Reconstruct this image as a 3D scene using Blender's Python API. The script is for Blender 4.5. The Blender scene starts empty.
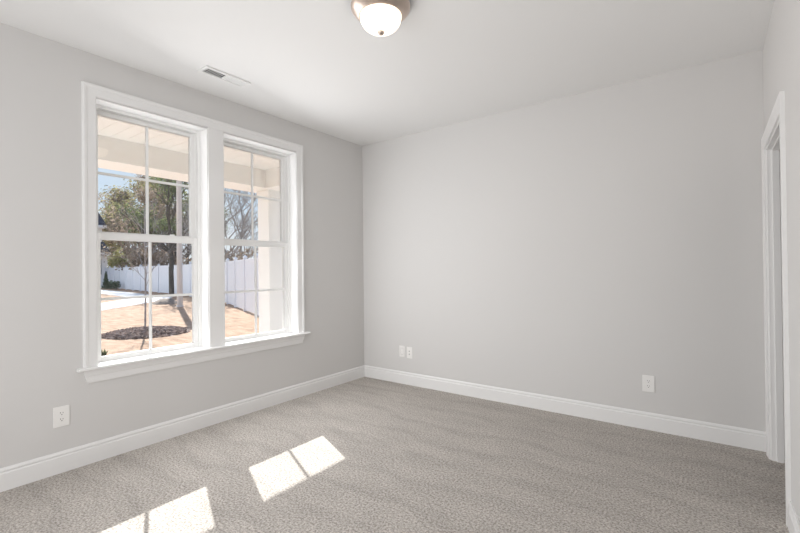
import bpy, bmesh, math, random
from mathutils import Vector, Matrix, noise

S = bpy.context.scene
COL = S.collection

# ------------------------------------------------------------------ camera
cam_data = bpy.data.cameras.new('camera')
cam_data.sensor_width = 36.0
cam_data.lens = 424.04 / 800 * 36.0
cam_data.clip_start = 0.01
cam_data.clip_end = 500
cam = bpy.data.objects.new('camera', cam_data)
COL.objects.link(cam)
YAW, PITCH, ROLL, EYE = 0.6362, 0.0065, -0.0107, 1.2663
fw = Vector((-math.sin(YAW) * math.cos(PITCH), math.cos(YAW) * math.cos(PITCH), math.sin(PITCH)))
rt = Vector((math.cos(YAW), math.sin(YAW), 0))
up = rt.cross(fw)
rt2 = rt * math.cos(ROLL) + up * math.sin(ROLL)
up2 = up * math.cos(ROLL) - rt * math.sin(ROLL)
cam.matrix_world = Matrix(((rt2.x, up2.x, -fw.x, 0), (rt2.y, up2.y, -fw.y, 0),
                           (rt2.z, up2.z, -fw.z, EYE), (0, 0, 0, 1)))
S.camera = cam

# ------------------------------------------------------------------ sky
SKY_FILL = 1.0  # strength of the unseen glow added to the sky as fill
world = bpy.data.worlds.new('sky')
S.world = world
world.use_nodes = True
nt = world.node_tree
nt.nodes.clear()
w_out = nt.nodes.new('ShaderNodeOutputWorld')
w_bg = nt.nodes.new('ShaderNodeBackground')
w_tc = nt.nodes.new('ShaderNodeTexCoord')
w_sep = nt.nodes.new('ShaderNodeSeparateXYZ')
w_ramp = nt.nodes.new('ShaderNodeValToRGB')
w_noise = nt.nodes.new('ShaderNodeTexNoise')
w_cr = nt.nodes.new('ShaderNodeValToRGB')
w_mix = nt.nodes.new('ShaderNodeMixRGB')
nt.links.new(w_tc.outputs['Generated'], w_sep.inputs[0])
nt.links.new(w_sep.outputs['Z'], w_ramp.inputs[0])
e = w_ramp.color_ramp.elements
e[0].position = 0.0; e[0].color = (0.90, 0.95, 1.0, 1)
e[1].position = 0.55; e[1].color = (0.30, 0.52, 0.95, 1)
m_ = w_ramp.color_ramp.elements.new(0.16); m_.color = (0.68, 0.83, 1.0, 1)
w_noise.inputs['Scale'].default_value = 4.5
w_noise.inputs['Detail'].default_value = 6
nt.links.new(w_tc.outputs['Generated'], w_noise.inputs['Vector'])
nt.links.new(w_noise.outputs['Fac'], w_cr.inputs[0])
w_cr.color_ramp.elements[0].position = 0.5; w_cr.color_ramp.elements[0].color = (0, 0, 0, 1)
w_cr.color_ramp.elements[1].position = 0.75; w_cr.color_ramp.elements[1].color = (0.7, 0.7, 0.7, 1)
nt.links.new(w_cr.outputs[0], w_mix.inputs[0])
nt.links.new(w_ramp.outputs[0], w_mix.inputs[1])
w_mix.inputs[2].default_value = (1, 1, 1, 1)
# unseen glow added low in the south-west sky to brighten the room
w_dot = nt.nodes.new('ShaderNodeVectorMath'); w_dot.operation = 'DOT_PRODUCT'
w_dot.inputs[1].default_value = Vector((-0.70, -0.66, 0.27)).normalized()
nt.links.new(w_tc.outputs['Generated'], w_dot.inputs[0])
w_fill = nt.nodes.new('ShaderNodeMapRange'); w_fill.interpolation_type = 'SMOOTHSTEP'
w_fill.inputs['From Min'].default_value = 0.45; w_fill.inputs['From Max'].default_value = 0.92
w_fill.inputs['To Min'].default_value = 0.0; w_fill.inputs['To Max'].default_value = SKY_FILL
nt.links.new(w_dot.outputs['Value'], w_fill.inputs['Value'])
w_add = nt.nodes.new('ShaderNodeMixRGB'); w_add.blend_type = 'ADD'; w_add.inputs[0].default_value = 1.0
nt.links.new(w_mix.outputs[0], w_add.inputs[1]); nt.links.new(w_fill.outputs[0], w_add.inputs[2])
nt.links.new(w_add.outputs[0], w_bg.inputs[0])
w_bg.inputs[1].default_value = 0.95
nt.links.new(w_bg.outputs[0], w_out.inputs[0])

# ------------------------------------------------------------------ sun
SUN_DIR = Vector((-1, 0.447, 0.725)).normalized()      # towards the sun
sun_d = bpy.data.lights.new('sun', 'SUN')
sun_d.energy = 12.0
sun_d.color = (1.0, 0.98, 0.95)
sun_d.angle = math.radians(0.53)
sun = bpy.data.objects.new('sun', sun_d)
sun.rotation_euler = SUN_DIR.to_track_quat('Z', 'Y').to_euler()
COL.objects.link(sun)

# ------------------------------------------------------------------ unseen fill lights added at the openings of the room
def area(name, loc, target_dir, sx, sy, power, color=(1, 1, 1), spread=180):
    d = bpy.data.lights.new(name, 'AREA')
    d.shape = 'RECTANGLE'; d.size = sx; d.size_y = sy
    d.energy = power; d.color = color; d.spread = math.radians(spread)
    o = bpy.data.objects.new(name, d)
    o.location = loc
    o.rotation_euler = Vector(target_dir).to_track_quat('-Z', 'Y').to_euler()
    COL.objects.link(o)
    return o
# fill light behind the camera, shining through an opening invented for it
area('rear_fill', (-1.55, -1.05, 1.25), (0, 1, 0), 2.5, 2.1, 53, (0.98, 0.985, 1.0))
# fill lights added at the two windows to boost their daylight
for yc in (1.476, 2.404):
    area('window_reveal_fill', (-3.447, yc, 1.53), (1, 0, 0), 0.74, 1.78, 4.6, (0.975, 0.985, 1.0))
    for zc in (0.93, 1.53, 2.13):
        area('window_room_fill', (-3.20, yc, zc), (1, 0.30, -0.30), 0.70, 0.56, 3.7, (0.975, 0.985, 1.0))

# ------------------------------------------------------------------ exposure
S.view_settings.view_transform = 'Standard'
S.view_settings.look = 'None'
S.view_settings.gamma = 1.0
S.view_settings.use_curve_mapping = False
S.view_settings.exposure = 0.0
S.cycles.use_denoising = True
S.cycles.max_bounces = 14
S.cycles.diffuse_bounces = 8
S.cycles.transparent_max_bounces = 16
S.cycles.sample_clamp_indirect = 6
S.cycles.caustics_reflective = False
S.cycles.caustics_refractive = False

# ------------------------------------------------------------------ helpers
def mat(name, color, rough=0.6, metal=0.0, vary=0.0, scale=8.0, bump=0.0, bscale=60.0, color2=None,
        transl=0.0, emit=None, espec=0.5, detail=4.0, stretch=None):
    m = bpy.data.materials.new(name)
    m.use_nodes = True
    n = m.node_tree.nodes; l = m.node_tree.links
    b = n['Principled BSDF']
    b.inputs['Base Color'].default_value = (*color, 1)
    b.inputs['Roughness'].default_value = rough
    b.inputs['Metallic'].default_value = metal
    b.inputs['Specular IOR Level'].default_value = espec
    tc = n.new('ShaderNodeTexCoord')
    src = tc.outputs['Object']
    if stretch:
        mp = n.new('ShaderNodeMapping'); mp.inputs['Scale'].default_value = stretch
        l.new(src, mp.inputs['Vector']); src = mp.outputs[0]
    if vary or color2:
        t = n.new('ShaderNodeTexNoise')
        t.inputs['Scale'].default_value = scale; t.inputs['Detail'].default_value = detail
        l.new(src, t.inputs['Vector'])
        r = n.new('ShaderNodeValToRGB')
        r.color_ramp.elements[0].position = 0.35; r.color_ramp.elements[1].position = 0.65
        c2 = color2 or tuple(min(1, c * (1 + vary)) for c in color)
        c1 = color if color2 else tuple(c * (1 - vary) for c in color)
        r.color_ramp.elements[0].color = (*c1, 1); r.color_ramp.elements[1].color = (*c2, 1)
        l.new(t.outputs['Fac'], r.inputs[0]); l.new(r.outputs[0], b.inputs['Base Color'])
    if bump:
        t2 = n.new('ShaderNodeTexNoise')
        t2.inputs['Scale'].default_value = bscale; t2.inputs['Detail'].default_value = 3
        l.new(src, t2.inputs['Vector'])
        bp = n.new('ShaderNodeBump'); bp.inputs['Strength'].default_value = bump
        bp.inputs['Distance'].default_value = 0.01
        l.new(t2.outputs['Fac'], bp.inputs['Height']); l.new(bp.outputs[0], b.inputs['Normal'])
    if emit:
        b.inputs['Emission Color'].default_value = (*emit[:3], 1)
        b.inputs['Emission Strength'].default_value = emit[3]
    if transl:
        out = n['Material Output']
        tr = n.new('ShaderNodeBsdfTranslucent'); mx = n.new('ShaderNodeMixShader')
        mx.inputs[0].default_value = transl
        l.new(b.outputs[0], mx.inputs[1]); l.new(tr.outputs[0], mx.inputs[2])
        if color2 or vary: l.new(r.outputs[0], tr.inputs[0])
        else: tr.inputs[0].default_value = (*color, 1)
        l.new(mx.outputs[0], out.inputs['Surface'])
    return m

def glass_mat():
    m = bpy.data.materials.new('window_glass')
    m.use_nodes = True
    n = m.node_tree.nodes; l = m.node_tree.links
    n.remove(n['Principled BSDF'])
    tr = n.new('ShaderNodeBsdfTransparent'); tr.inputs[0].default_value = (0.985, 0.99, 0.985, 1)
    gl = n.new('ShaderNodeBsdfGlossy'); gl.inputs['Roughness'].default_value = 0.0
    fr = n.new('ShaderNodeFresnel'); fr.inputs['IOR'].default_value = 1.45
    mx = n.new('ShaderNodeMixShader')
    l.new(fr.outputs[0], mx.inputs[0]); l.new(tr.outputs[0], mx.inputs[1]); l.new(gl.outputs[0], mx.inputs[2])
    l.new(mx.outputs[0], n['Material Output'].inputs['Surface'])
    return m

def box(bm, x0, x1, y0, y1, z0, z1, bevel=0.0, seg=1):
    vs = [bm.verts.new((x, y, z)) for x in (x0, x1) for y in (y0, y1) for z in (z0, z1)]
    idx = [(0, 1, 3, 2), (4, 6, 7, 5), (0, 4, 5, 1), (2, 3, 7, 6), (0, 2, 6, 4), (1, 5, 7, 3)]
    fs = [bm.faces.new([vs[i] for i in f]) for f in idx]
    if bevel:
        es = list({e for f in fs for e in f.edges})
        bmesh.ops.bevel(bm, geom=es, offset=bevel, segments=seg, affect='EDGES', profile=0.5)
    return fs

def ext(bm, pts, vec):
    """extrude a polygon of 3D points by a vector into a closed solid"""
    vec = Vector(vec)
    a = [bm.verts.new(p) for p in pts]
    b = [bm.verts.new(Vector(p) + vec) for p in pts]
    n = len(pts)
    bm.faces.new(a); bm.faces.new(b[::-1])
    for i in range(n):
        bm.faces.new((a[i], b[i], b[(i + 1) % n], a[(i + 1) % n]))

def loft(bm, rings, closed_ends=True):
    vr = [[bm.verts.new(p) for p in r] for r in rings]
    n = len(vr[0])
    for a, b in zip(vr, vr[1:]):
        for i in range(n):
            bm.faces.new((a[i], a[(i + 1) % n], b[(i + 1) % n], b[i]))
    if closed_ends:
        bm.faces.new(vr[0][::-1]); bm.faces.new(vr[-1])

def lathe(bm, prof, seg=48, center=(0, 0)):
    rings = []
    cx, cy = center
    vr = []
    for r, z in prof:
        if r < 1e-5: vr.append([bm.verts.new((cx, cy, z))])
        else: vr.append([bm.verts.new((cx + r * math.cos(2 * math.pi * i / seg), cy + r * math.sin(2 * math.pi * i / seg), z)) for i in range(seg)])
    for a, b in zip(vr, vr[1:]):
        for i in range(seg):
            j = (i + 1) % seg
            if len(a) == 1 and len(b) == 1: continue
            if len(a) == 1: bm.faces.new((a[0], b[j], b[i]))
            elif len(b) == 1: bm.faces.new((a[i], a[j], b[0]))
            else: bm.faces.new((a[i], a[j], b[j], b[i]))

def tube(bm, p0, p1, r0, r1, n=6, cap=False):
    p0 = Vector(p0); p1 = Vector(p1)
    d = (p1 - p0)
    if d.length < 1e-6: return
    q = d.to_track_quat('Z', 'Y')
    ra = [bm.verts.new(p0 + q @ Vector((r0 * math.cos(2 * math.pi * i / n), r0 * math.sin(2 * math.pi * i / n), 0))) for i in range(n)]
    rb = [bm.verts.new(p1 + q @ Vector((r1 * math.cos(2 * math.pi * i / n), r1 * math.sin(2 * math.pi * i / n), 0))) for i in range(n)]
    for i in range(n):
        j = (i + 1) % n
        bm.faces.new((ra[i], ra[j], rb[j], rb[i]))
    if cap: bm.faces.new(ra[::-1]); bm.faces.new(rb)

def obj(name, bm, m, parent=None, smooth=False, fix=True):
    if fix: bmesh.ops.recalc_face_normals(bm, faces=bm.faces[:])
    me = bpy.data.meshes.new(name)
    bm.to_mesh(me); bm.free()
    for mm in (m if isinstance(m, (list, tuple)) else [m]): me.materials.append(mm)
    if smooth:
        for p in me.polygons: p.use_smooth = True
    o = bpy.data.objects.new(name, me)
    COL.objects.link(o)
    if parent: o.parent = parent
    return o

def tag(o, label=None, cat=None, group=None, kind=None):
    if label: o['label'] = label
    if cat: o['category'] = cat
    if group: o['group'] = group
    if kind: o['kind'] = kind
    return o

def empty(name, loc=(0, 0, 0), rz=0.0):
    o = bpy.data.objects.new(name, None)
    o.location = loc; o.rotation_euler = (0, 0, rz); o.empty_display_size = 0.1
    COL.objects.link(o)
    return o

def shell(name, bm, m, label, cat):
    return tag(obj(name, bm, m), label, cat, kind='structure')

B = bmesh.new

# ------------------------------------------------------------------ materials
M = {}
M['wall'] = mat('wall_paint', (0.665, 0.655, 0.645), 0.9, bump=0.04, bscale=350, espec=0.15)
M['ceil'] = mat('ceiling_paint', (0.825, 0.823, 0.817), 0.95, bump=0.04, bscale=300, espec=0.1)
M['trim'] = mat('white_trim_paint', (0.815, 0.811, 0.805), 0.38, espec=0.4)
M['vinyl'] = mat('white_window_vinyl', (0.90, 0.90, 0.89), 0.32)
M['plate'] = mat('white_plate_plastic', (0.86, 0.85, 0.83), 0.3)
M['slot'] = mat('dark_slot', (0.12, 0.11, 0.10), 0.6)
M['gap'] = mat('plate_gap', (0.42, 0.41, 0.40), 0.7)
M['glass'] = glass_mat()
M['nickel'] = mat('brushed_nickel', (0.62, 0.52, 0.455), 0.34, 1.0)
M['dome'] = mat('frosted_lit_glass', (0.9, 0.88, 0.84), 0.35, emit=(1.0, 0.85, 0.68, 1.5))
M['vent'] = mat('white_vent_metal', (0.82, 0.82, 0.81), 0.4)
M['duct'] = mat('dark_duct', (0.16, 0.16, 0.16), 0.8)
M['porch'] = mat('white_porch_paint', (0.83, 0.81, 0.78), 0.55)
M['siding'] = mat('white_siding', (0.90, 0.90, 0.90), 0.6)
M['concrete'] = mat('pale_concrete', (0.62, 0.605, 0.585), 0.85, vary=0.06, scale=3, bump=0.2, bscale=40)
M['fence'] = mat('white_fence_vinyl', (0.80, 0.81, 0.84), 0.45)
M['bark'] = mat('grey_brown_bark', (0.30, 0.24, 0.195), 0.95, vary=0.3, scale=6, bump=0.6, bscale=14, stretch=(1, 1, 0.25))
M['darkbark'] = mat('dark_bark', (0.10, 0.088, 0.075), 0.95, vary=0.3, scale=6, bump=0.6, bscale=14, stretch=(1, 1, 0.25))
M['palebark'] = mat('pale_grey_bark', (0.33, 0.31, 0.295), 0.95, vary=0.25, scale=6)
M['pole'] = mat('sun_bleached_pole', (0.66, 0.60, 0.54), 0.8, vary=0.06, scale=3, stretch=(6, 6, 0.6))
M['shingle'] = mat('dark_slate_shingles', (0.035, 0.04, 0.062), 0.85, vary=0.25, scale=4)
M['leaf_brown'] = mat('brown_leaves', (0.16, 0.12, 0.09), 0.8, color2=(0.5, 0.41, 0.32), scale=1.1, transl=0.35)
M['leaf_olive'] = mat('olive_leaves', (0.1, 0.1, 0.045), 0.8, color2=(0.44, 0.4, 0.21), scale=1.0, transl=0.4)
M['leaf_green'] = mat('dark_green_leaves', (0.05, 0.075, 0.035), 0.8, color2=(0.25, 0.29, 0.13), scale=1.2, transl=0.35)
M['leaf_lime'] = mat('yellow_green_leaves', (0.28, 0.29, 0.1), 0.8, color2=(0.6, 0.57, 0.3), scale=1.6, transl=0.4)
M['leaf_shrub'] = mat('deep_green_shrub_leaves', (0.03, 0.06, 0.03), 0.8, color2=(0.08, 0.13, 0.06), scale=3, transl=0.2)
M['mulch'] = mat('brown_bark_mulch', (0.13, 0.09, 0.075), 0.95, color2=(0.52, 0.40, 0.33), scale=9, detail=2)
M['dirt'] = mat('grey_brown_dirt', (0.16, 0.125, 0.10), 0.95, color2=(0.28, 0.22, 0.17), scale=5, bump=0.5, bscale=12)

def lawn_mat():
    m = bpy.data.materials.new('straw_covered_lawn')
    m.use_nodes = True
    n = m.node_tree.nodes; l = m.node_tree.links
    b = n['Principled BSDF']; b.inputs['Roughness'].default_value = 0.95; b.inputs['Specular IOR Level'].default_value = 0.1
    tc = n.new('ShaderNodeTexCoord')
    def nz(scale, stretch, det=5):
        mp = n.new('ShaderNodeMapping'); mp.inputs['Scale'].default_value = stretch
        mp.inputs['Rotation'].default_value = (0, 0, 0.5)
        l.new(tc.outputs['Object'], mp.inputs['Vector'])
        t = n.new('ShaderNodeTexNoise'); t.inputs['Scale'].default_value = scale; t.inputs['Detail'].default_value = det
        l.new(mp.outputs[0], t.inputs['Vector']); return t.outputs['Fac']
    r1 = n.new('ShaderNodeValToRGB')
    r1.color_ramp.elements[0].position = 0.33; r1.color_ramp.elements[0].color = (0.295, 0.19, 0.122, 1)
    r1.color_ramp.elements[1].position = 0.62; r1.color_ramp.elements[1].color = (0.425, 0.295, 0.208, 1)
    l.new(nz(4.0, (0.5, 1.6, 1)), r1.inputs[0])
    r2 = n.new('ShaderNodeValToRGB')
    r2.color_ramp.elements[0].position = 0.28; r2.color_ramp.elements[0].color = (0.55, 0.5, 0.46, 1)
    r2.color_ramp.elements[1].position = 0.42; r2.color_ramp.elements[1].color = (1, 1, 1, 1)
    l.new(nz(1.7, (1, 2.0, 1), 8), r2.inputs[0])
    mx = n.new('ShaderNodeMixRGB'); mx.blend_type = 'MULTIPLY'; mx.inputs[0].default_value = 0.8
    l.new(r1.outputs[0], mx.inputs[1]); l.new(r2.outputs[0], mx.inputs[2]); l.new(mx.outputs[0], b.inputs['Base Color'])
    bp = n.new('ShaderNodeBump'); bp.inputs['Strength'].default_value = 0.35; bp.inputs['Distance'].default_value = 0.04
    l.new(nz(9, (0.6, 2, 1)), bp.inputs['Height']); l.new(bp.outputs[0], b.inputs['Normal'])
    return m
M['lawn'] = lawn_mat()

def carpet_mat():
    m = bpy.data.materials.new('greige_cut_pile_carpet')
    m.use_nodes = True
    n = m.node_tree.nodes; l = m.node_tree.links
    b = n['Principled BSDF']; b.inputs['Roughness'].default_value = 1.0; b.inputs['Specular IOR Level'].default_value = 0.05
    tc = n.new('ShaderNodeTexCoord')
    def nz(scale, det=2, rough=0.5, stretch=(1, 1, 1), rot=0.0):
        mp = n.new('ShaderNodeMapping'); mp.inputs['Scale'].default_value = stretch
        mp.inputs['Rotation'].default_value = (0, 0, rot)
        l.new(tc.outputs['Object'], mp.inputs['Vector'])
        t = n.new('ShaderNodeTexNoise'); t.inputs['Scale'].default_value = scale; t.inputs['Detail'].default_value = det
        t.inputs['Roughness'].default_value = rough
        l.new(mp.outputs[0], t.inputs['Vector']); return t.outputs['Fac']
    fine = nz(85, 3, 0.75)
    r1 = n.new('ShaderNodeValToRGB')
    r1.color_ramp.elements[0].position = 0.36; r1.color_ramp.elements[0].color = (0.255, 0.230, 0.207, 1)
    r1.color_ramp.elements[1].position = 0.62; r1.color_ramp.elements[1].color = (0.62, 0.582, 0.542, 1)
    l.new(fine, r1.inputs[0])
    # nap pushed one way or the other by the vacuum and by footsteps
    def nap(fac, p0, p1, lo, hi):
        r = n.new('ShaderNodeValToRGB')
        r.color_ramp.elements[0].position = p0; r.color_ramp.elements[0].color = (lo, lo, lo, 1)
        r.color_ramp.elements[1].position = p1; r.color_ramp.elements[1].color = (hi, hi, hi, 1)
        l.new(fac, r.inputs[0]); return r.outputs[0]
    wv = n.new('ShaderNodeTexWave'); wv.wave_type = 'RINGS'; wv.inputs['Scale'].default_value = 1.1
    wv.inputs['Distortion'].default_value = 7.0; wv.inputs['Detail'].default_value = 3.0; wv.inputs['Detail Scale'].default_value = 1.2
    mpw = n.new('ShaderNodeMapping'); mpw.inputs['Location'].default_value = (0.9, -2.4, 0)
    l.new(tc.outputs['Object'], mpw.inputs['Vector']); l.new(mpw.outputs[0], wv.inputs['Vector'])
    out_c = r1.outputs[0]
    for c_ in (nap(nz(2.6, 4, 0.6, (1, 2.6, 1), 0.6), 0.36, 0.64, 0.94, 1.05), nap(wv.outputs['Fac'], 0.02, 0.25, 0.93, 1.0),
               nap(nz(7.0, 3, 0.6, (1, 3.0, 1), -0.5), 0.62, 0.70, 1.0, 1.07)):
        mx = n.new('ShaderNodeMixRGB'); mx.blend_type = 'MULTIPLY'; mx.inputs[0].default_value = 1.0
        l.new(out_c, mx.inputs[1]); l.new(c_, mx.inputs[2]); out_c = mx.outputs[0]
    l.new(out_c, b.inputs['Base Color'])
    bp = n.new('ShaderNodeBump'); bp.inputs['Strength'].default_value = 0.6; bp.inputs['Distance'].default_value = 0.007
    l.new(nz(110, 3, 0.6), bp.inputs['Height']); l.new(bp.outputs[0], b.inputs['Normal'])
    return m
M['carpet'] = carpet_mat()

# ------------------------------------------------------------------ room dimensions
XL, XR, YB, YF, H = -3.348, 0.289, 3.8005, -0.62, 2.74
WT = 0.19                                   # outer wall thickness
WY = ((1.078, 1.874), (2.008, 2.804))       # the two window openings
WZ0, WZ1 = 0.620, 2.447
DY0, DY1, DZ = 2.840, 3.662, 2.035          # doorway in the right wall
FILL_OPENING = (-2.95, -0.15)                       # invented opening behind the camera for the rear fill light

# ------------------------------------------------------------------ room shell
bm = B(); box(bm, XL - 0.02, XR + 1.05, -2.2, YB + 0.02, -0.08, 0.0)
shell('floor', bm, M['carpet'], 'greige cut-pile carpet covering the whole bedroom floor', 'carpet')
bm = B(); box(bm, XL - 0.02, XR + 1.05, -2.2, YB + 0.02, H, H + 0.1)
shell('ceiling', bm, M['ceil'], 'smooth white painted ceiling', 'ceiling')

bm = B()
ya, yb_ = -2.2, YB + 0.15
for (y0, y1, z0, z1) in ((ya, yb_, -0.08, WZ0), (ya, yb_, WZ1, H + 0.1), (ya, WY[0][0], WZ0, WZ1),
                         (WY[0][1], WY[1][0], WZ0, WZ1), (WY[1][1], yb_, WZ0, WZ1)):
    box(bm, XL - WT, XL, y0, y1, z0, z1)
for f in bm.faces:
    if f.calc_center_median().x < XL - WT + 0.001: f.material_index = 1
shell('wall_left', bm, [M['wall'], mat('taupe_siding', (0.50, 0.485, 0.465), 0.7)], 'light grey wall with the pair of windows', 'wall')
bm = B(); box(bm, XL, XR + 1.05, YB, YB + 0.12, -0.08, H)
shell('wall_back', bm, M['wall'], 'long plain light grey wall opposite the viewer', 'wall')
bm = B()
for (y0, y1, z0, z1) in ((-2.2, DY0, -0.08, H), (DY0, DY1, DZ, H), (DY1, YB, -0.08, H)):
    box(bm, XR, XR + 0.115, y0, y1, z0, z1)
shell('wall_right', bm, M['wall'], 'light grey wall at right edge with the cased doorway', 'wall')
bm = B()
for (x0, x1, z0, z1) in ((XL, FILL_OPENING[0], -0.08, H), (FILL_OPENING[0], FILL_OPENING[1], 2.4, H), (FILL_OPENING[1], XR, -0.08, H)):
    box(bm, x0, x1, YF - 0.115, YF, z0, z1)
shell('wall_front', bm, M['wall'], 'light grey wall behind the viewer with an opening added for fill light', 'wall')
bm = B()
box(bm, XL, XR, -2.3, -2.2, -0.08, H)  # closes off the made-up space that holds the rear fill light
shell('wall_behind_fill', bm, M['wall'], 'unseen light grey wall added behind the rear fill light', 'wall')
bm = B()
box(bm, XR + 0.95, XR + 1.05, 2.4, YB, -0.08, H); box(bm, XR + 0.115, XR + 0.95, 2.3, 2.4, -0.08, H)
shell('wall_closet', bm, M['wall'], 'light grey wall of the small space beyond the doorway', 'wall')

# ------------------------------------------------------------------ baseboards
BH, BT = 0.133, 0.015
PROF = [(0, 0), (BT, 0), (BT, 0.099), (0.0130, 0.103), (0.0085, 0.106), (0.0085, 0.111), (0.0125, 0.1135), (0.0125, 0.120), (0.0085, 0.128), (0.006, BH), (0, BH)]
bm = B(); ext(bm, [(XL + d, YF, z) for d, z in PROF], (0, YB - YF, 0))
shell('baseboard_left', bm, M['trim'], 'white moulded baseboard under the windows', 'baseboard')
bm = B(); ext(bm, [(XL, YB - d, z) for d, z in PROF], (XR - XL, 0, 0))
shell('baseboard_back', bm, M['trim'], 'white moulded baseboard along the long back wall', 'baseboard')
bm = B(); ext(bm, [(XR - d, YF, z) for d, z in PROF], (0, DY0 - 0.085 - YF, 0))
shell('baseboard_right', bm, M['trim'], 'white moulded baseboard at the lower right corner', 'baseboard')

# ------------------------------------------------------------------ doorway
door = tag(empty('door_1', (XR, (DY0 + DY1) / 2, 0)), 'white cased doorway in the right wall beside the corner', 'doorway', kind='structure')
def dobj(name, bm, m):
    o = obj(name, bm, m); o.parent = door; o.matrix_parent_inverse = Matrix.Translation(-door.location); return o
CW = 0.083
CPROF = [(0.0, 0.0), (0.0, 0.012), (0.010, 0.0135), (0.050, 0.016), (0.060, 0.019), (CW, 0.019), (CW, 0.0)]  # from the opening outwards
a_, b_ = DY0 + 0.005, DY1 - 0.005
bm = B(); loft(bm, [[(XR - t, b_ + d, 0) for d, t in CPROF], [(XR - t, b_ + d, DZ - 0.005 + d) for d, t in CPROF]]); dobj('casing_leg', bm, M['trim'])
bm = B(); loft(bm, [[(XR - t, a_ - d, 0) for d, t in CPROF], [(XR - t, a_ - d, DZ - 0.005 + d) for d, t in CPROF]]); dobj('casing_leg', bm, M['trim'])
bm = B(); loft(bm, [[(XR - t, a_ - d, DZ - 0.005 + d) for d, t in CPROF], [(XR - t, b_ + d, DZ - 0.005 + d) for d, t in CPROF]]); dobj('casing_head', bm, M['trim'])
bm = B()
box(bm, XR, XR + 0.115, DY1 - 0.018, DY1, 0, DZ); box(bm, XR, XR + 0.115, DY0, DY0 + 0.018, 0, DZ)
box(bm, XR, XR + 0.115, DY0 + 0.018, DY1 - 0.018, DZ - 0.018, DZ); dobj('jamb', bm, M['trim'])
bm = B()
box(bm, XR + 0.026, XR + 0.060, DY1 - 0.030, DY1 - 0.018, 0, DZ - 0.018); box(bm, XR + 0.026, XR + 0.060, DY0 + 0.018, DY0 + 0.030, 0, DZ - 0.018)
box(bm, XR + 0.026, XR + 0.060, DY0 + 0.030, DY1 - 0.030, DZ - 0.030, DZ - 0.018); dobj('door_stop', bm, M['trim'])

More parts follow.
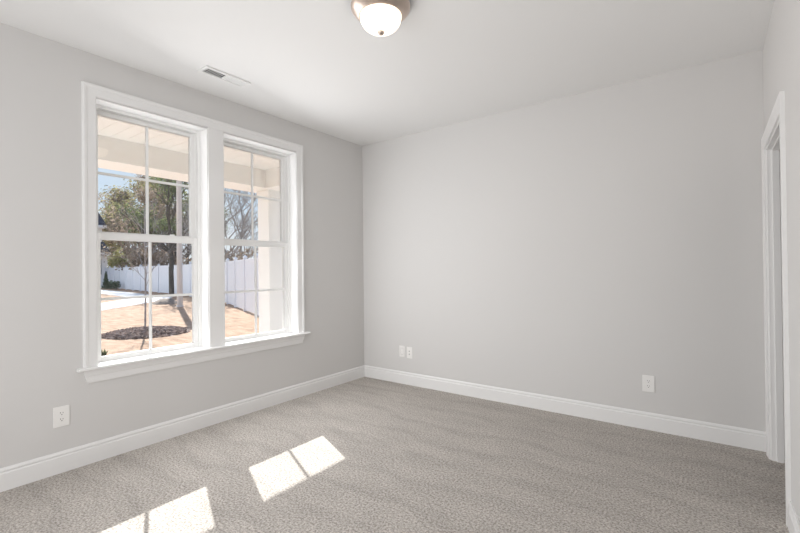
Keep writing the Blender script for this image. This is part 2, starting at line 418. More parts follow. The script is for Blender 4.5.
# ------------------------------------------------------------------ windows
def make_window(idx, y0, y1, label):
    w = tag(empty('window_%d' % idx, (XL - 0.1, (y0 + y1) / 2, WZ0)), label, 'window', kind='structure')
    def wo(name, bm, m, parent=w, lab=None):
        o = obj(name, bm, m)
        if parent is w:
            o.parent = w; o.matrix_parent_inverse = Matrix.Translation(-w.location)
        else:
            o.parent = parent
        if lab: o['label'] = lab
        return o
    z0, z1 = WZ0 + 0.006, WZ1
    # jamb extension boards lining the wall opening
    t = 0.007
    bm = B()
    xj0, xj1 = XL - 0.105, XL + 0.004
    box(bm, xj0, xj1, y0, y0 + t, z0, z1); box(bm, xj0, xj1, y1 - t, y1, z0, z1); box(bm, xj0, xj1, y0 + t, y1 - t, z1 - t, z1)
    wo('jamb', bm, M['trim'])
    # vinyl frame
    f = 0.032
    bm = B()
    xf0, xf1 = XL - WT - 0.012, XL - 0.098
    box(bm, xf0, xf1, y0, y0 + f, z0, z1, 0.002); box(bm, xf0, xf1, y1 - f, y1, z0, z1, 0.002)
    box(bm, xf0, xf1, y0 + f, y1 - f, z1 - 0.028, z1, 0.002); box(bm, xf0, xf1, y0 + f, y1 - f, z0, z0 + 0.012, 0.002)
    # parting beads between the two sash tracks
    for yy in ((y0 + f, y0 + f + 0.008), (y1 - f - 0.008, y1 - f)):
        box(bm, XL - 0.1455, XL - 0.1415, yy[0], yy[1], z0, z1 - 0.028)
    wo('frame', bm, M['vinyl'])
    gy0, gy1 = y0 + 0.067, y1 - 0.067
    def sash(name, xc, zb, zt, gz0, gz1, mz):
        h = 0.0175
        a, b = y0 + f + 0.001, y1 - f - 0.001
        bm = B()
        box(bm, xc - h, xc + h, a, gy0, zb, zt, 0.0025); box(bm, xc - h, xc + h, gy1, b, zb, zt, 0.0025)
        box(bm, xc - h, xc + h, gy0, gy1, zb, gz0, 0.0025); box(bm, xc - h, xc + h, gy0, gy1, gz1, zt, 0.0025)
        # glazing stops, stepped in
        g = 0.002
        box(bm, xc - h + 0.004, xc + h - 0.006, gy0, gy0 + g, gz0, gz1); box(bm, xc - h + 0.004, xc + h - 0.006, gy1 - g, gy1, gz0, gz1)
        box(bm, xc - h + 0.004, xc + h - 0.006, gy0 + g, gy1 - g, gz0, gz0 + g); box(bm, xc - h + 0.004, xc + h - 0.006, gy0 + g, gy1 - g, gz1 - g, gz1)
        s = wo(name, bm, M['vinyl'])
        yc = (gy0 + gy1) / 2; mw = 0.0095
        bm = B(); box(bm, xc - 0.008, xc + 0.008, yc - mw, yc + mw, gz0 + g, gz1 - g, 0.003)
        box(bm, xc - 0.008, xc + 0.008, gy0 + g, yc - mw, mz - mw, mz + mw, 0.003)
        box(bm, xc - 0.008, xc + 0.008, yc + mw, gy1 - g, mz - mw, mz + mw, 0.003)
        mo = wo('muntin_grille', bm, M['vinyl'], s); mo.matrix_parent_inverse = Matrix.Translation(-w.location) @ Matrix.Identity(4)
        mo.matrix_parent_inverse = Matrix.Identity(4)
        bm = B(); box(bm, xc - 0.0105, xc - 0.0085, gy0 + 0.001, gy1 - 0.001, gz0 + 0.001, gz1 - 0.001)
        go = wo('glass_pane', bm, M['glass'], s, 'clear glass pane'); go.matrix_parent_inverse = Matrix.Identity(4)
        return s
    sash('upper_sash', XL - 0.165, 1.500, z1 - 0.029, 1.556, 2.389, 1.975)
    lo = sash('lower_sash', XL - 0.123, z0 + 0.012, 1.546, 0.672, 1.498, 1.078)
    # cam lock on the meeting rail and lift lip at the bottom
    bm = B(); yc = (y0 + y1) / 2 + 0.155
    box(bm, XL - 0.135, XL - 0.110, yc - 0.022, yc + 0.022, 1.546, 1.554, 0.002); box(bm, XL - 0.126, XL - 0.110, yc - 0.006, yc + 0.026, 1.554, 1.563, 0.002)
    wo('sash_lock', bm, M['vinyl'], lo).matrix_parent_inverse = Matrix.Identity(4)
    return w
make_window(1, *WY[0], 'left white double-hung window with tree and mulch bed behind')
make_window(2, *WY[1], 'right white double-hung window with porch column behind')

# window trim: picture casing, mullion, stool and apron
tr = tag(empty('trim_1', (XL, 1.942, WZ0)), 'white casing, sill and apron framing both windows', 'window trim', kind='structure')
def tobj(name, bm):
    o = obj(name, bm, M['trim']); o.parent = tr; o.matrix_parent_inverse = Matrix.Translation(-tr.location); return o
WP = [(0.0, 0.0), (0.0, 0.011), (0.005, 0.013), (0.052, 0.016), (0.058, 0.021), (0.071, 0.023), (0.078, 0.020), (0.080, 0.0)]
ZS = 0.640
iy0, iy1, iz1 = 1.085, 2.797, WZ1 + 0.006
def miter_leg(bm, ya_, sgn):
    lo = [(XL + t, ya_ + sgn * d, ZS) for d, t in WP]; hi = [(XL + t, ya_ + sgn * d, iz1 + d) for d, t in WP]
    loft(bm, [lo, hi])
bm = B(); miter_leg(bm, iy0, -1); tobj('casing_leg', bm)
bm = B(); miter_leg(bm, iy1, 1); tobj('casing_leg', bm)
bm = B(); loft(bm, [[(XL + t, iy0 - d, iz1 + d) for d, t in WP], [(XL + t, iy1 + d, iz1 + d) for d, t in WP]]); tobj('casing_head', bm)
bm = B(); box(bm, XL, XL + 0.013, WY[0][1], WY[1][0], ZS, iz1, 0.0015); tobj('mullion_casing', bm)
bm = B()
ext(bm, [(XL + 0.001, 0.970, WZ0), (XL + 0.045, 0.970, WZ0), (XL + 0.049, 0.970, WZ0 + 0.006), (XL + 0.049, 0.970, ZS - 0.006), (XL + 0.045, 0.970, ZS), (XL + 0.001, 0.970, ZS)], (0, 1.959, 0))
for a, b in WY: box(bm, XL - 0.104, XL + 0.001, a + 0.0071, b - 0.0071, WZ0, ZS)
tobj('stool', bm)
bm = B()
AP = [(0.0, 0.532), (0.010, 0.532), (0.013, 0.540), (0.014, 0.575), (0.018, 0.585), (0.018, WZ0), (0.0, WZ0)]
loft(bm, [[(XL + t, 1.030 - (z - 0.532) * 0.30, z) for t, z in AP], [(XL + t, 2.852 + (z - 0.532) * 0.30, z) for t, z in AP]])
tobj('apron', bm)

# ------------------------------------------------------------------ outlets and wall plates
def plate_parts(root, w, h):
    bm = B(); box(bm, -w / 2, w / 2, -0.0060, 0.0, -h / 2, h / 2, 0.0028, 2)
    obj('plate', bm, M['plate'], root)
def screw(root, z):
    bm = B(); lathe(bm, [(0, 0.0012), (0.0028, 0.0008), (0.0034, 0), (0.0034, -0.001)], 12)
    bmesh.ops.rotate(bm, verts=bm.verts[:], cent=(0, 0, 0), matrix=Matrix.Rotation(math.pi / 2, 3, 'X'))
    bmesh.ops.translate(bm, verts=bm.verts[:], vec=(0, -0.006, z)); obj('screw', bm, M['vent'], root)
def duplex_outlet(loc, rz, label, w=0.084, h=0.128):
    r = tag(empty('wall_outlet', loc, rz), label, 'outlet', 'duplex outlets low on the walls')
    plate_parts(r, w, h)
    for s in (1, -1):
        bm = B()
        n = 28; R = 0.0172
        pts = []
        for i in range(n):
            a = 2 * math.pi * i / n
            pts.append((R * math.cos(a), -0.0055, s * 0.0197 + max(-0.0128, min(0.0128, R * math.sin(a)))))
        ext(bm, pts, (0, -0.0025, 0))
        f = obj('receptacle', bm, M['plate'], r)
        for x, hh in ((-0.0065, 0.0085), (0.0065, 0.0070)):
            bm = B(); box(bm, x - 0.0013, x + 0.0013, -0.0084, -0.0079, s * 0.0197 + 0.0010, s * 0.0197 + 0.0010 + hh); obj('slot', bm, M['slot'], f)
        bm = B(); box(bm, -0.0026, 0.0026, -0.0084, -0.0079, s * 0.0197 - 0.0090, s * 0.0197 - 0.0040, 0.0015); obj('ground_hole', bm, M['slot'], f)
    screw(r, 0)
    return r
duplex_outlet((XL, 0.889, 0.354), math.pi / 2, 'white duplex outlet on the window wall, below the left window')
duplex_outlet((-0.416, YB, 0.356), 0, 'white duplex outlet alone on the back wall near the doorway')
# two narrow plates close to the corner
r = tag(empty('wall_plate', (-2.789, YB, 0.357), 0), 'white plate with tall flat insert, left of the two by the corner', 'wall plate')
plate_parts(r, 0.072, 0.124)
bm = B(); box(bm, -0.0165, 0.0165, -0.0075, -0.0055, -0.0335, 0.0335, 0.001); ins = obj('insert', bm, M['plate'], r)
bm = B()
for a in ((-0.0185, -0.0168, -0.036, 0.036), (0.0168, 0.0185, -0.036, 0.036), (-0.0168, 0.0168, 0.0338, 0.036), (-0.0168, 0.0168, -0.036, -0.0338)):
    box(bm, a[0], a[1], -0.0063, -0.0058, a[2], a[3])
obj('insert_gap', bm, M['gap'], r)
screw(r, 0.048); screw(r, -0.048)
r = tag(empty('wall_plate', (-2.688, YB, 0.351), 0), 'white plate with two small jacks, right of the two by the corner', 'wall plate')
plate_parts(r, 0.070, 0.124)
for z in (0.016, -0.016):
    bm = B(); box(bm, -0.0115, 0.0115, -0.0078, -0.0055, z - 0.010, z + 0.010, 0.001); j = obj('jack', bm, M['plate'], r)
    bm = B(); box(bm, -0.0075, 0.0075, -0.0082, -0.0077, z - 0.006, z + 0.006); obj('port', bm, M['gap'], j)
screw(r, 0.048); screw(r, -0.048)

# ------------------------------------------------------------------ ceiling light
LX, LY = -1.455, 1.816
lamp = tag(empty('ceiling_light', (LX, LY, H)), 'round flush ceiling light with lit frosted dome and nickel rim', 'ceiling light')
bm = B()
lathe(bm, [(0, 0), (0.150, 0), (0.152, -0.006), (0.159, -0.016), (0.1635, -0.030), (0.1625, -0.040), (0.157, -0.047), (0.152, -0.055),
           (0.141, -0.066), (0.128, -0.076), (0.120, -0.082), (0.116, -0.082), (0.115, -0.076), (0.05, -0.070), (0, -0.070)], 72)
obj('base_ring', bm, M['nickel'], lamp, smooth=True)
bm = B()
pr = []
for i in range(15):
    a = i / 14 * math.pi / 2
    pr.append((0.1145 * math.cos(a) ** 0.80 if i < 14 else 0, -0.081 - 0.086 * math.sin(a)))
lathe(bm, [(0.0, -0.0805), (0.114, -0.0805)] + pr, 64)
obj('dome_shade', bm, M['dome'], lamp, smooth=True)
bm = B(); lathe(bm, [(0, -0.164), (0.017, -0.164), (0.0195, -0.168), (0.0180, -0.176), (0.012, -0.181), (0, -0.183)], 24)
obj('finial', bm, M['nickel'], lamp, smooth=True)

# ------------------------------------------------------------------ ceiling air register
vx0, vx1, vy0, vy1 = -3.020, -2.893, 1.615, 1.982
vent = tag(empty('air_vent', ((vx0 + vx1) / 2, (vy0 + vy1) / 2, H)), 'white slatted air register in ceiling above the windows', 'air vent')
def vobj(name, bm, m):
    o = obj(name, bm, m); o.parent = vent; o.matrix_parent_inverse = Matrix.Translation(-vent.location); return o
bm = B()
fr = 0.024; zt = H - 0.010
for a in ((vx0, vx1, vy0, vy0 + fr), (vx0, vx1, vy1 - fr, vy1), (vx0, vx0 + fr, vy0 + fr, vy1 - fr), (vx1 - fr, vx1, vy0 + fr, vy1 - fr),
          (vx0 + fr, vx1 - fr, (vy0 + vy1) / 2 - 0.006, (vy0 + vy1) / 2 + 0.006)):
    box(bm, a[0], a[1], a[2], a[3], zt, H + 0.0005, 0.002)
vobj('frame', bm, M['vent'])
bm = B(); box(bm, vx0 + fr, vx1 - fr, vy0 + fr, vy1 - fr, H - 0.0015, H + 0.001); vobj('duct_opening', bm, M['duct'])
ym = (vy0 + vy1) / 2
for (a, b, tilt) in ((vy0 + fr, ym - 0.006, 1), (ym + 0.006, vy1 - fr, -1)):
    n = 9
    for i in range(n):
        yc = a + (b - a) * (i + 0.5) / n
        bm = B()
        dy = 0.0065 if tilt > 0 else 0.0035
        if tilt > 0: p = [(yc - dy, H - 0.009), (yc - dy + 0.001, H - 0.0095), (yc + dy + 0.001, H - 0.002), (yc + dy, H - 0.0018)]
        else: p = [(yc - dy, H - 0.002), (yc - dy + 0.001, H - 0.0018), (yc + dy + 0.001, H - 0.009), (yc + dy, H - 0.0092)]
        ext(bm, [(vx0 + fr, y, z) for y, z in p], (vx1 - vx0 - 2 * fr, 0, 0)); vobj('slat', bm, M['vent'])

# ================================================================== outside
GZ = -0.30
bm = B(); box(bm, -90, XL - WT, -40, 60, GZ - 0.4, GZ)
shell('lawn', bm, M['lawn'], 'tan straw-covered yard outside the windows', 'yard')
bm = B(); ext(bm, [(x, y, GZ - 0.05) for x, y in ((-19.96, 6.44), (-23.23, 9.86), (-26.2, 12.4), (-29.0, 13.3), (-28.6, 12.02), (-27.16, 10.19), (-24.32, 7.85), (-23.0, 4.0), (-18.5, 3.0))], (0, 0, 0.065))
shell('walk', bm, M['concrete'], 'pale concrete walk crossing the yard', 'walk')
bm = B(); ext(bm, [(x, y, GZ - 0.05) for x, y in ((-45.35, 14.9), (-38.4, 14.2), (-30.77, 13.2), (-28.95, 13.36), (-28.55, 12.02), (-29.9, 11.31), (-38.57, 12.3), (-44, 11.5))], (0, 0, 0.055))
shell('driveway', bm, M['concrete'], 'pale concrete drive along the far fence', 'driveway')

# porch
bm = B(); box(bm, -5.55, XL - WT, -3.2, 4.0, GZ, -0.10)
shell('porch_floor', bm, M['concrete'], 'concrete porch slab under the windows', 'porch floor')
PC = 2.635
bm = B()
box(bm, -5.55, XL - WT, -3.2, 4.3, PC + 0.012, PC + 0.16)
n = 55
for i in range(n):                                   # beadboard planks run towards the yard
    y0 = -3.2 + i * 7.5 / n
    box(bm, -4.901, XL - WT, y0 + 0.0015, y0 + 7.5 / n - 0.0015, PC, PC + 0.013)
shell('porch_ceiling', bm, M['porch'], 'cream beadboard porch ceiling seen through upper panes', 'porch ceiling')
bm = B()
box(bm, -5.25, -4.90, -3.2, 3.91, 2.392, PC + 0.012); box(bm, -5.305, -5.25, -3.2, 3.91, 2.392, 2.44)
box(bm, -4.899, -4.892, -3.2, 3.55, 2.392, 2.47)
box(bm, -4.90, XL - WT, 3.56, 3.91, 2.392, PC + 0.012)
shell('porch_beam', bm, M['porch'], 'cream porch beam crossing the upper panes', 'porch beam')
pc = tag(empty('porch_column', (-5.075, 3.775, -0.10)), 'square white porch column filling right half of right window', 'column')
def pobj(name, bm, par=pc):
    o = obj(name, bm, M['porch']); o.parent = par; o.matrix_parent_inverse = Matrix.Translation(-par.location); return o
bm = B(); box(bm, -5.20, -4.95, 3.65, 3.90, 0.06, 2.300, 0.004); pobj('shaft', bm)
bm = B(); box(bm, -5.22, -4.93, 3.63, 3.92, -0.10, 0.06, 0.004); pobj('base', bm)
bm = B(); box(bm, -5.212, -4.938, 3.638, 3.912, 2.300, 2.392, 0.004); pobj('capital', bm)

# far house at the left edge of the left window
hs = tag(empty('house', (-55, 14, GZ)), 'white two-storey house with dark roof at left window edge', 'house')
def hobj(name, bm, m, par=hs):
    o = obj(name, bm, m); o.parent = par
    o.matrix_parent_inverse = Matrix.Translation(-hs.location) if par is hs else Matrix.Identity(4); return o
bm = B(); box(bm, -60, -52, 8.0, 17.37, GZ, 5.95)
hobj('walls', bm, M['siding'])
bm = B()
lo = [(-60.6, 7.4, 5.95), (-51.5, 7.4, 5.95), (-51.5, 17.66, 5.95), (-60.6, 17.66, 5.95)]
lo2 = [(x, y, 6.22) for x, y, z in lo]
loft(bm, [lo, lo2]); hobj('eave', bm, M['siding'])
bm = B(); loft(bm, [[(x, y, 6.20) for x, y, z in lo], [(-57.0, 9.0, 10.4), (-55.6, 9.0, 10.4), (-55.6, 16.9, 10.4), (-57.0, 16.9, 10.4)]])
hobj('roof', bm, M['shingle'])
bm = B(); box(bm, -52, -50.8, 10.0, 17.42, GZ, 3.3); hobj('front_bay', bm, M['siding'])
bm = B(); ext(bm, [(-50.3, 9.6, 3.30), (-52.0, 9.6, 3.30), (-52.0, 9.6, 4.5)], (0, 7.95, 0)); hobj('bay_roof', bm, M['shingle'])
bm = B(); box(bm, -50.45, -50.28, 9.6, 17.60, 3.08, 3.34); hobj('gutter', bm, M['siding'])
for y in (11.2, 14.0, 16.45):
    bm = B(); box(bm, -50.8, -50.74, y - 0.5, y + 0.5, 1.0, 2.7); wn = hobj('bay_window', bm, M['siding'])
    bm = B(); box(bm, -50.75, -50.72, y - 0.42, y + 0.42, 1.08, 2.62); hobj('pane', bm, M['shingle'], wn)

# fence
FP = [(-50.6, 17.16), (-44.6, 16.33), (-35.5, 15.00), (-28.6, 14.14), (-18.6, 11.37), (-12.7, 8.87), (-5.6, 5.9)]
fence = tag(empty('vinyl_fence', (FP[3][0], FP[3][1], GZ)), 'white vinyl privacy fence running along the far side of yard', 'fence')
def fobj(name, bm):
    o = obj(name, bm, M['fence']); o.parent = fence; o.matrix_parent_inverse = Matrix.Translation(-fence.location); return o
FH = 2.02
def oriented(bm, p, ang):
    bmesh.ops.rotate(bm, verts=bm.verts[:], cent=(0, 0, 0), matrix=Matrix.Rotation(ang, 3, 'Z'))
    bmesh.ops.translate(bm, verts=bm.verts[:], vec=p)
for (a, b) in zip(FP, FP[1:]):
    a = Vector((*a, GZ)); b = Vector((*b, GZ)); d = b - a
    n = max(1, round(d.length / 2.4)); ang = math.atan2(d.y, d.x); st = d.length / n
    for i in range(n):
        p = a + d * (i / n)
        bm = B()
        box(bm, 0.055, st - 0.055, -0.022, 0.022, 0.05, 0.19); box(bm, 0.055, st - 0.055, -0.022, 0.022, FH - 0.13, FH, 0.005)
        k = 13; bw = (st - 0.11) / k
        for j in range(k): box(bm, 0.055 + j * bw + 0.004, 0.055 + (j + 1) * bw - 0.004, -0.014, 0.014, 0.19, FH - 0.13)
        box(bm, 0.055, st - 0.055, -0.008, 0.008, 0.19, FH - 0.13)
        oriented(bm, p, ang); fobj('panel', bm)
        bm = B(); box(bm, -0.063, 0.063, -0.063, 0.063, 0, FH + 0.06)
        loft(bm, [[(-0.078, -0.078, FH + 0.06), (0.078, -0.078, FH + 0.06), (0.078, 0.078, FH + 0.06), (-0.078, 0.078, FH + 0.06)],
                  [(-0.078, -0.078, FH + 0.09), (0.078, -0.078, FH + 0.09), (0.078, 0.078, FH + 0.09), (-0.078, 0.078, FH + 0.09)],
                  [(-0.01, -0.01, FH + 0.16), (0.01, -0.01, FH + 0.16), (0.01, 0.01, FH + 0.16), (-0.01, 0.01, FH + 0.16)]])
        oriented(bm, p, ang); fobj('post', bm)

# tall bare pole standing in the yard
pole = tag(empty('yard_pole', (-19.1, 9.35, GZ)), 'tall plain pale pole standing in the straw yard', 'pole')
bm = B(); tube(bm, (0, 0, 0.0), (0, 0, 5.6), 0.118, 0.108, 20, True); obj('shaft', bm, M['pole'], pole, smooth=False)
bm = B(); lathe(bm, [(0, 0.07), (0.135, 0.07), (0.15, 0.05), (0.16, 0.0), (0, 0)], 20); obj('base_collar', bm, M['pole'], pole)

# ------------------------------------------------------------------ planting
def leaf_cloud(bm, rng, c, rad, n, s):
    for _ in range(n):
        u = Vector((rng.gauss(0, 1), rng.gauss(0, 1), rng.gauss(0, 1))).normalized() * rng.random() ** 0.45
        p = Vector(c) + Vector((u.x * rad[0], u.y * rad[1], u.z * rad[2]))
        a = Vector((rng.uniform(-1, 1), rng.uniform(-1, 1), rng.uniform(-1, 1))).normalized()
        t = a.orthogonal().normalized(); q = a.cross(t)
        k = s * rng.uniform(0.6, 1.4)
        vs = [bm.verts.new(p + t * k), bm.verts.new(p + q * k * 0.55), bm.verts.new(p - t * k), bm.verts.new(p - q * k * 0.55)]
        bm.faces.new(vs)

def grow(bm, rng, p, d, length, r, depth, tips, spread=0.75, up=0.25, kids=(2, 4), sides=5, shrink=0.68, maxd=4):
    segs = 3 if depth > 1 else 2
    q = p.copy(); dd = d.copy()
    pts = [q.copy()]
    for i in range(segs):
        dd = (dd + Vector((rng.uniform(-1, 1), rng.uniform(-1, 1), rng.uniform(-0.6, 0.9))) * 0.20).normalized()
        nq = q + dd * (length / segs)
        r0 = r * (1 - 0.35 * i / segs); r1 = r * (1 - 0.35 * (i + 1) / segs)
        tube(bm, q, nq, r0, r1, sides if depth >= maxd - 1 else 4 if depth > 1 else 3)
        q = nq; pts.append(q.copy())
    tips.append((q.copy(), depth))
    if depth == 0: return
    for k in range(rng.randint(*kids)):
        base = pts[-1] if k == 0 else pts[rng.randint(1, len(pts) - 1)]
        ax = Vector((rng.uniform(-1, 1), rng.uniform(-1, 1), rng.uniform(-0.5, 0.9))).normalized()
        nd = (dd + ax * spread * rng.uniform(0.7, 1.3) + Vector((0, 0, up * 0.4))).normalized()
        grow(bm, rng, base, nd, length * shrink * rng.uniform(0.8, 1.15), r * 0.58, depth - 1, tips, spread, up, kids, sides, shrink, maxd)

def tree(name, loc, h, r, seed, label, barkm, leafm=None, leaves=0, leafs=0.16, trunk=0.3, depth=4, spread=0.75, group='trees beyond the fence',
         cloud=0.9, kids=(2, 4), low=False, cat='tree'):
    rng = random.Random(seed)
    root = tag(empty(name, loc), label, cat, group)
    bm = B(); th = h * trunk
    tube(bm, (0, 0, -0.05), (rng.uniform(-.1, .1), rng.uniform(-.1, .1), th * 0.55), r * 1.15, r, 9)
    top = Vector((rng.uniform(-.15, .15), rng.uniform(-.15, .15), th))
    tube(bm, (0, 0, th * 0.5), top, r * 1.02, r * 0.85, 9)
    obj('trunk', bm, barkm, root, smooth=True)
    bm = B(); tips = []
    nl = 4 if depth > 2 else 3
    L0 = h * (1 - trunk) * 0.43
    grow(bm, rng, top, Vector((0, 0, 1)), L0, r * 0.75, depth, tips, spread, 0.5, kids, 6, 0.68, depth)
    for k in range(nl):
        a = 2 * math.pi * (k + rng.random() * 0.6) / nl
        z = th * rng.uniform(0.72, 1.0)
        grow(bm, rng, Vector((0, 0, z)), Vector((math.cos(a), math.sin(a), rng.uniform(0.5, 1.1))).normalized(), L0 * 0.85, r * 0.5, depth - 1, tips, spread, 0.4, kids, 5, 0.68, depth)
    obj('branches', bm, barkm, root)
    if leafm:
        bm = B()
        ends = [t for t, dp in tips if dp <= 1]
        per = max(1, leaves // max(1, len(ends)))
        for t in ends: leaf_cloud(bm, rng, t, (cloud, cloud, cloud * 0.75), per, leafs)
        if low:
            for _ in range(leaves // 60):
                a = rng.uniform(0, 6.28); rr = h * 0.22 * rng.random()
                leaf_cloud(bm, rng, (rr * math.cos(a), rr * math.sin(a), rng.uniform(0.2, h * 0.6)), (1.1, 1.1, 0.8), 26, leafs)
        obj('foliage', bm, leafm, root, fix=False)
    return root

def on(u_dir, x):         # ground point in the direction y/x = u_dir at depth x
    return (x, u_dir * x, GZ)

# left window, from left to right (direction ratios y/x from the room)
tree('leafy_tree', on(-0.352, -68), 12.0, 0.22, 3, 'tan and olive tree rising right beside the dark house roof', M['bark'], M['leaf_olive'], 6000, 0.15, low=True, cloud=1.1)
tree('leafy_tree', on(-0.394, -66), 14.5, 0.24, 11, 'tall brown-leaved tree above the fence behind the young tree', M['bark'], M['leaf_brown'], 7000, 0.13, cloud=1.0)
tree('leafy_tree', on(-0.420, -46), 9.8, 0.22, 5, 'brown twiggy tree just left of the left window centre bar', M['bark'], M['leaf_brown'], 3800, 0.11, cloud=0.9)
tree('leafy_tree', on(-0.452, -53), 13.5, 0.24, 8, 'dense olive-green tree just right of the left window centre bar', M['darkbark'], M['leaf_olive'], 7500, 0.12, cloud=1.0)
tree('leafy_tree', on(-0.478, -40), 10.2, 0.22, 17, 'dark green tree behind the dark trunk and pale pole', M['darkbark'], M['leaf_green'], 4500, 0.11, cloud=0.9)
tree('leafy_tree', on(-0.508, -50), 10.6, 0.18, 21, 'thin green tree at the right edge of the left window', M['darkbark'], M['leaf_green'], 1500, 0.12, cloud=0.8)
tree('ivy_trunk_tree', (-29.0, 13.66, GZ), 8.2, 0.145, 29, 'dark ivy-clad trunk in front of the fence beside pale pole', M['darkbark'], M['leaf_green'], 500, 0.09, trunk=0.42, cloud=0.6, group=None)
tree('bare_tree', on(-0.585, -30), 9.5, 0.15, 33, 'bare tree with arching grey limbs at left of right window', M['palebark'], None, trunk=0.22, depth=5, spread=0.95, kids=(3, 4))
tree('bare_tree', on(-0.640, -25), 8.5, 0.12, 37, 'bare tree with fine twigs beside the porch column', M['palebark'], None, trunk=0.22, depth=5, spread=0.95, kids=(3, 4))

def brush(name, loc, rad, n, s, seed, label, leafm, group='brush behind the fence', stems=14, cat='shrub'):
    rng = random.Random(seed)
    root = tag(empty(name, loc), label, cat, group)
    bm = B()
    for _ in range(stems):
        a = rng.uniform(0, 6.28); k = rng.uniform(0.2, 0.85)
        mid = Vector((rad[0] * k * 0.5 * math.cos(a), rad[1] * k * 0.5 * math.sin(a), rad[2] * 0.9))
        tip = Vector((rad[0] * k * math.cos(a), rad[1] * k * math.sin(a), rad[2] * rng.uniform(1.2, 1.95)))
        tube(bm, (0, 0, 0), mid, 0.03, 0.02, 4); tube(bm, mid, tip, 0.02, 0.008, 3)
    obj('stems', bm, M['bark'], root)
    bm = B()
    k = max(6, n // 60)
    for _ in range(k):
        u = Vector((rng.gauss(0, 1), rng.gauss(0, 1), rng.gauss(0, 1))).normalized() * rng.random() ** 0.4
        leaf_cloud(bm, rng, (u.x * rad[0] * 0.75, u.y * rad[1] * 0.75, rad[2] + u.z * rad[2] * 0.78), (rad[0] * 0.3, rad[1] * 0.3, rad[2] * 0.22), n // k, s)
    obj('foliage', bm, leafm, root, fix=False)
    return root
brush('yellow_green_shrub', on(-0.367, -52), (1.6, 1.6, 2.5), 2200, 0.12, 41, 'bright yellow-green shrub above fence beside the white house', M['leaf_lime'])
brush('brown_thicket', on(-0.410, -43), (2.2, 2.2, 2.4), 1700, 0.12, 42, 'brown leafless thicket behind the fence and young tree', M['leaf_brown'], stems=40)
brush('brown_thicket', on(-0.437, -40), (2.4, 2.4, 2.4), 1300, 0.12, 43, 'brown thicket behind the fence under the olive-green tree', M['leaf_brown'], stems=40)
brush('brown_thicket', on(-0.478, -36), (2.2, 2.2, 2.0), 1100, 0.11, 44, 'brown thicket behind the fence beside the dark trunk', M['leaf_brown'], stems=36)
brush('brown_thicket', on(-0.590, -24.5), (1.9, 1.9, 1.65), 1300, 0.09, 45, 'low brown thicket over the fence at right window left edge', M['leaf_brown'], stems=36)
brush('brown_thicket', on(-0.650, -21), (1.7, 1.7, 1.60), 1200, 0.08, 46, 'low brown thicket over the fence beside the porch column', M['leaf_brown'], stems=36)

# foundation shrubs by the far house
rng = random.Random(5)
c = tag(empty('conical_evergreen', (-45.2, 15.39, GZ)), 'small dark conical evergreen before the white house', 'shrub', 'foundation shrubs by the house')
bm = B(); tube(bm, (0, 0, 0), (0, 0, 1.7), 0.05, 0.01, 5); obj('stem', bm, M['bark'], c)
bm = B()
for i in range(26):
    z = 0.12 + 1.5 * i / 26; rr = 0.36 * (1 - i / 27)
    leaf_cloud(bm, rng, (0, 0, z), (rr, rr, 0.1), 34, 0.07)
obj('foliage', bm, M['leaf_shrub'], c, fix=False)
for (x, y, lab) in ((-44.6, 15.62, 'round dark shrub between the conical evergreen and other round shrub'), (-43.4, 15.59, 'round dark shrub farthest right in front of the far fence')):
    c = tag(empty('round_shrub', (x, y, GZ)), lab, 'shrub', 'foundation shrubs by the house')
    bm = B()
    for k in range(5): tube(bm, (0, 0, 0), (0.3 * math.cos(k * 1.26), 0.3 * math.sin(k * 1.26), 0.6), 0.02, 0.01, 4)
    obj('stems', bm, M['bark'], c)
    bm = B(); leaf_cloud(bm, rng, (0, 0, 0.42), (0.36, 0.36, 0.4), 420, 0.06); obj('foliage', bm, M['leaf_shrub'], c, fix=False)

# mulch ring with the young tree
MC = (-11.65, 4.88)
bm = B()
rng = random.Random(9)
NR, NS = 9, 40
rings = []
for i in range(NR):
    t = i / (NR - 1); R = 0.95 * t
    rings.append([bm.verts.new((R * (1 + 0.05 * math.sin(3 * a) + 0.04 * math.sin(7 * a + 1)) * math.cos(a), R * (1 + 0.05 * math.sin(3 * a) + 0.04 * math.sin(7 * a + 1)) * math.sin(a),
                                0.10 * (1 - t ** 2) + (0 if i == NR - 1 else rng.uniform(0, 0.02)))) for a in [2 * math.pi * k / NS for k in range(NS)]])
for a, b in zip(rings, rings[1:]):
    for k in range(NS): bm.faces.new((a[k], a[(k + 1) % NS], b[(k + 1) % NS], b[k]))
bmesh.ops.remove_doubles(bm, verts=bm.verts[:], dist=0.0005)
for _ in range(2600):
    a = rng.uniform(0, 6.283); t = rng.random() ** 0.5; R = 0.98 * t
    p = Vector((R * math.cos(a), R * math.sin(a), 0.10 * max(0, 1 - t * t) + rng.uniform(0.005, 0.03)))
    d = Vector((rng.uniform(-1, 1), rng.uniform(-1, 1), rng.uniform(-0.45, 0.45))).normalized(); q = d.orthogonal().normalized(); w_ = d.cross(q)
    L, W, T = rng.uniform(0.02, 0.055), rng.uniform(0.008, 0.018), 0.004
    vs = [bm.verts.new(p + d * (sx * L) + q * (sy * W) + w_ * (sz * T)) for sx in (-1, 1) for sy in (-1, 1) for sz in (-1, 1)]
    for f in [(0, 1, 3, 2), (4, 6, 7, 5), (0, 4, 5, 1), (2, 3, 7, 6), (0, 2, 6, 4), (1, 5, 7, 3)]: bm.faces.new([vs[i] for i in f])
mu = obj('mulch_bed', bm, M['mulch']); mu.location = (*MC, GZ)
tag(mu, 'round bed of brown bark mulch on the straw yard', 'mulch', kind='stuff')

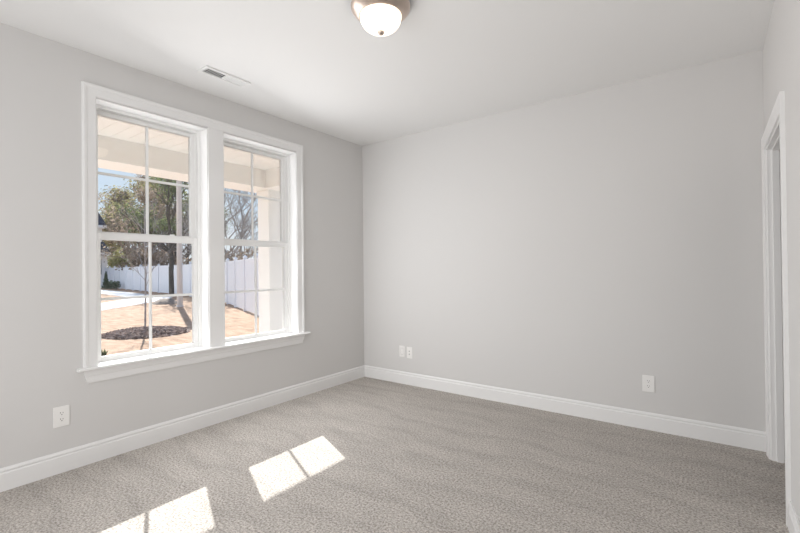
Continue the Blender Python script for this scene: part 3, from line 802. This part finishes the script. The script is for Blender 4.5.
rng = random.Random(14)
yt = tag(empty('young_tree', (-12.07, 5.00, GZ + 0.05)), 'young slender bare tree planted in the round mulch bed', 'tree')
bm = B(); tube(bm, (0, 0, 0), (0.02, 0.01, 1.1), 0.024, 0.020, 8); tube(bm, (0.02, 0.01, 1.1), (0, 0, 3.2), 0.020, 0.010, 8); obj('trunk', bm, M['palebark'], yt, smooth=True)
bm = B(); tips = []
for k in range(16):
    a = k * 2.4; z = 1.05 + k * 0.13
    grow(bm, rng, Vector((0, 0, z)), Vector((math.cos(a), math.sin(a), 1.15)).normalized(), 0.75 - 0.02 * k, 0.008, 2, tips, 0.6, 0.4, (2, 3), 4, 0.66, 3)
obj('branches', bm, M['palebark'], yt)

# dirt mound on the far side of the pole
bm = B(); rings = []
for i in range(6):
    t = i / 5; R = 0.62 * t
    rings.append([bm.verts.new((R * math.cos(a) * 1.2, R * math.sin(a), 0.26 * (1 - t * t) + (rng.uniform(-0.02, 0.02) if 0 < i < 5 else 0))) for a in [2 * math.pi * k / 24 for k in range(24)]])
for a, b in zip(rings, rings[1:]):
    for k in range(24): bm.faces.new((a[k], a[(k + 1) % 24], b[(k + 1) % 24], b[k]))
bmesh.ops.remove_doubles(bm, verts=bm.verts[:], dist=0.0005)
dm = obj('dirt_mound', bm, M['dirt'], smooth=True); dm.location = (-21.7, 9.93, GZ)
tag(dm, 'small brown dirt mound in the yard behind the walk', 'dirt mound')

# tuft near the porch at the lower left corner of the pane
rng = random.Random(2)
tf = tag(empty('green_tuft', (-9.1, 3.04, GZ)), 'small green weed tuft at lower left of the left window', 'weed')
bm = B()
for _ in range(60):
    a = rng.uniform(0, 6.28); L = rng.uniform(0.06, 0.15); k = rng.uniform(0.2, 0.8); p = Vector((rng.uniform(-.05, .05), rng.uniform(-.05, .05), 0))
    tip = p + Vector((math.cos(a) * k * L, math.sin(a) * k * L, L)); s = Vector((-math.sin(a), math.cos(a), 0)) * 0.012
    m1 = p.lerp(tip, 0.5) + Vector((0, 0, 0.02))
    vs = [bm.verts.new(v) for v in (p - s * 0.5, m1 - s, tip, m1 + s, p + s * 0.5)]; bm.faces.new(vs)
obj('blades', bm, M['leaf_green'], tf, fix=False)
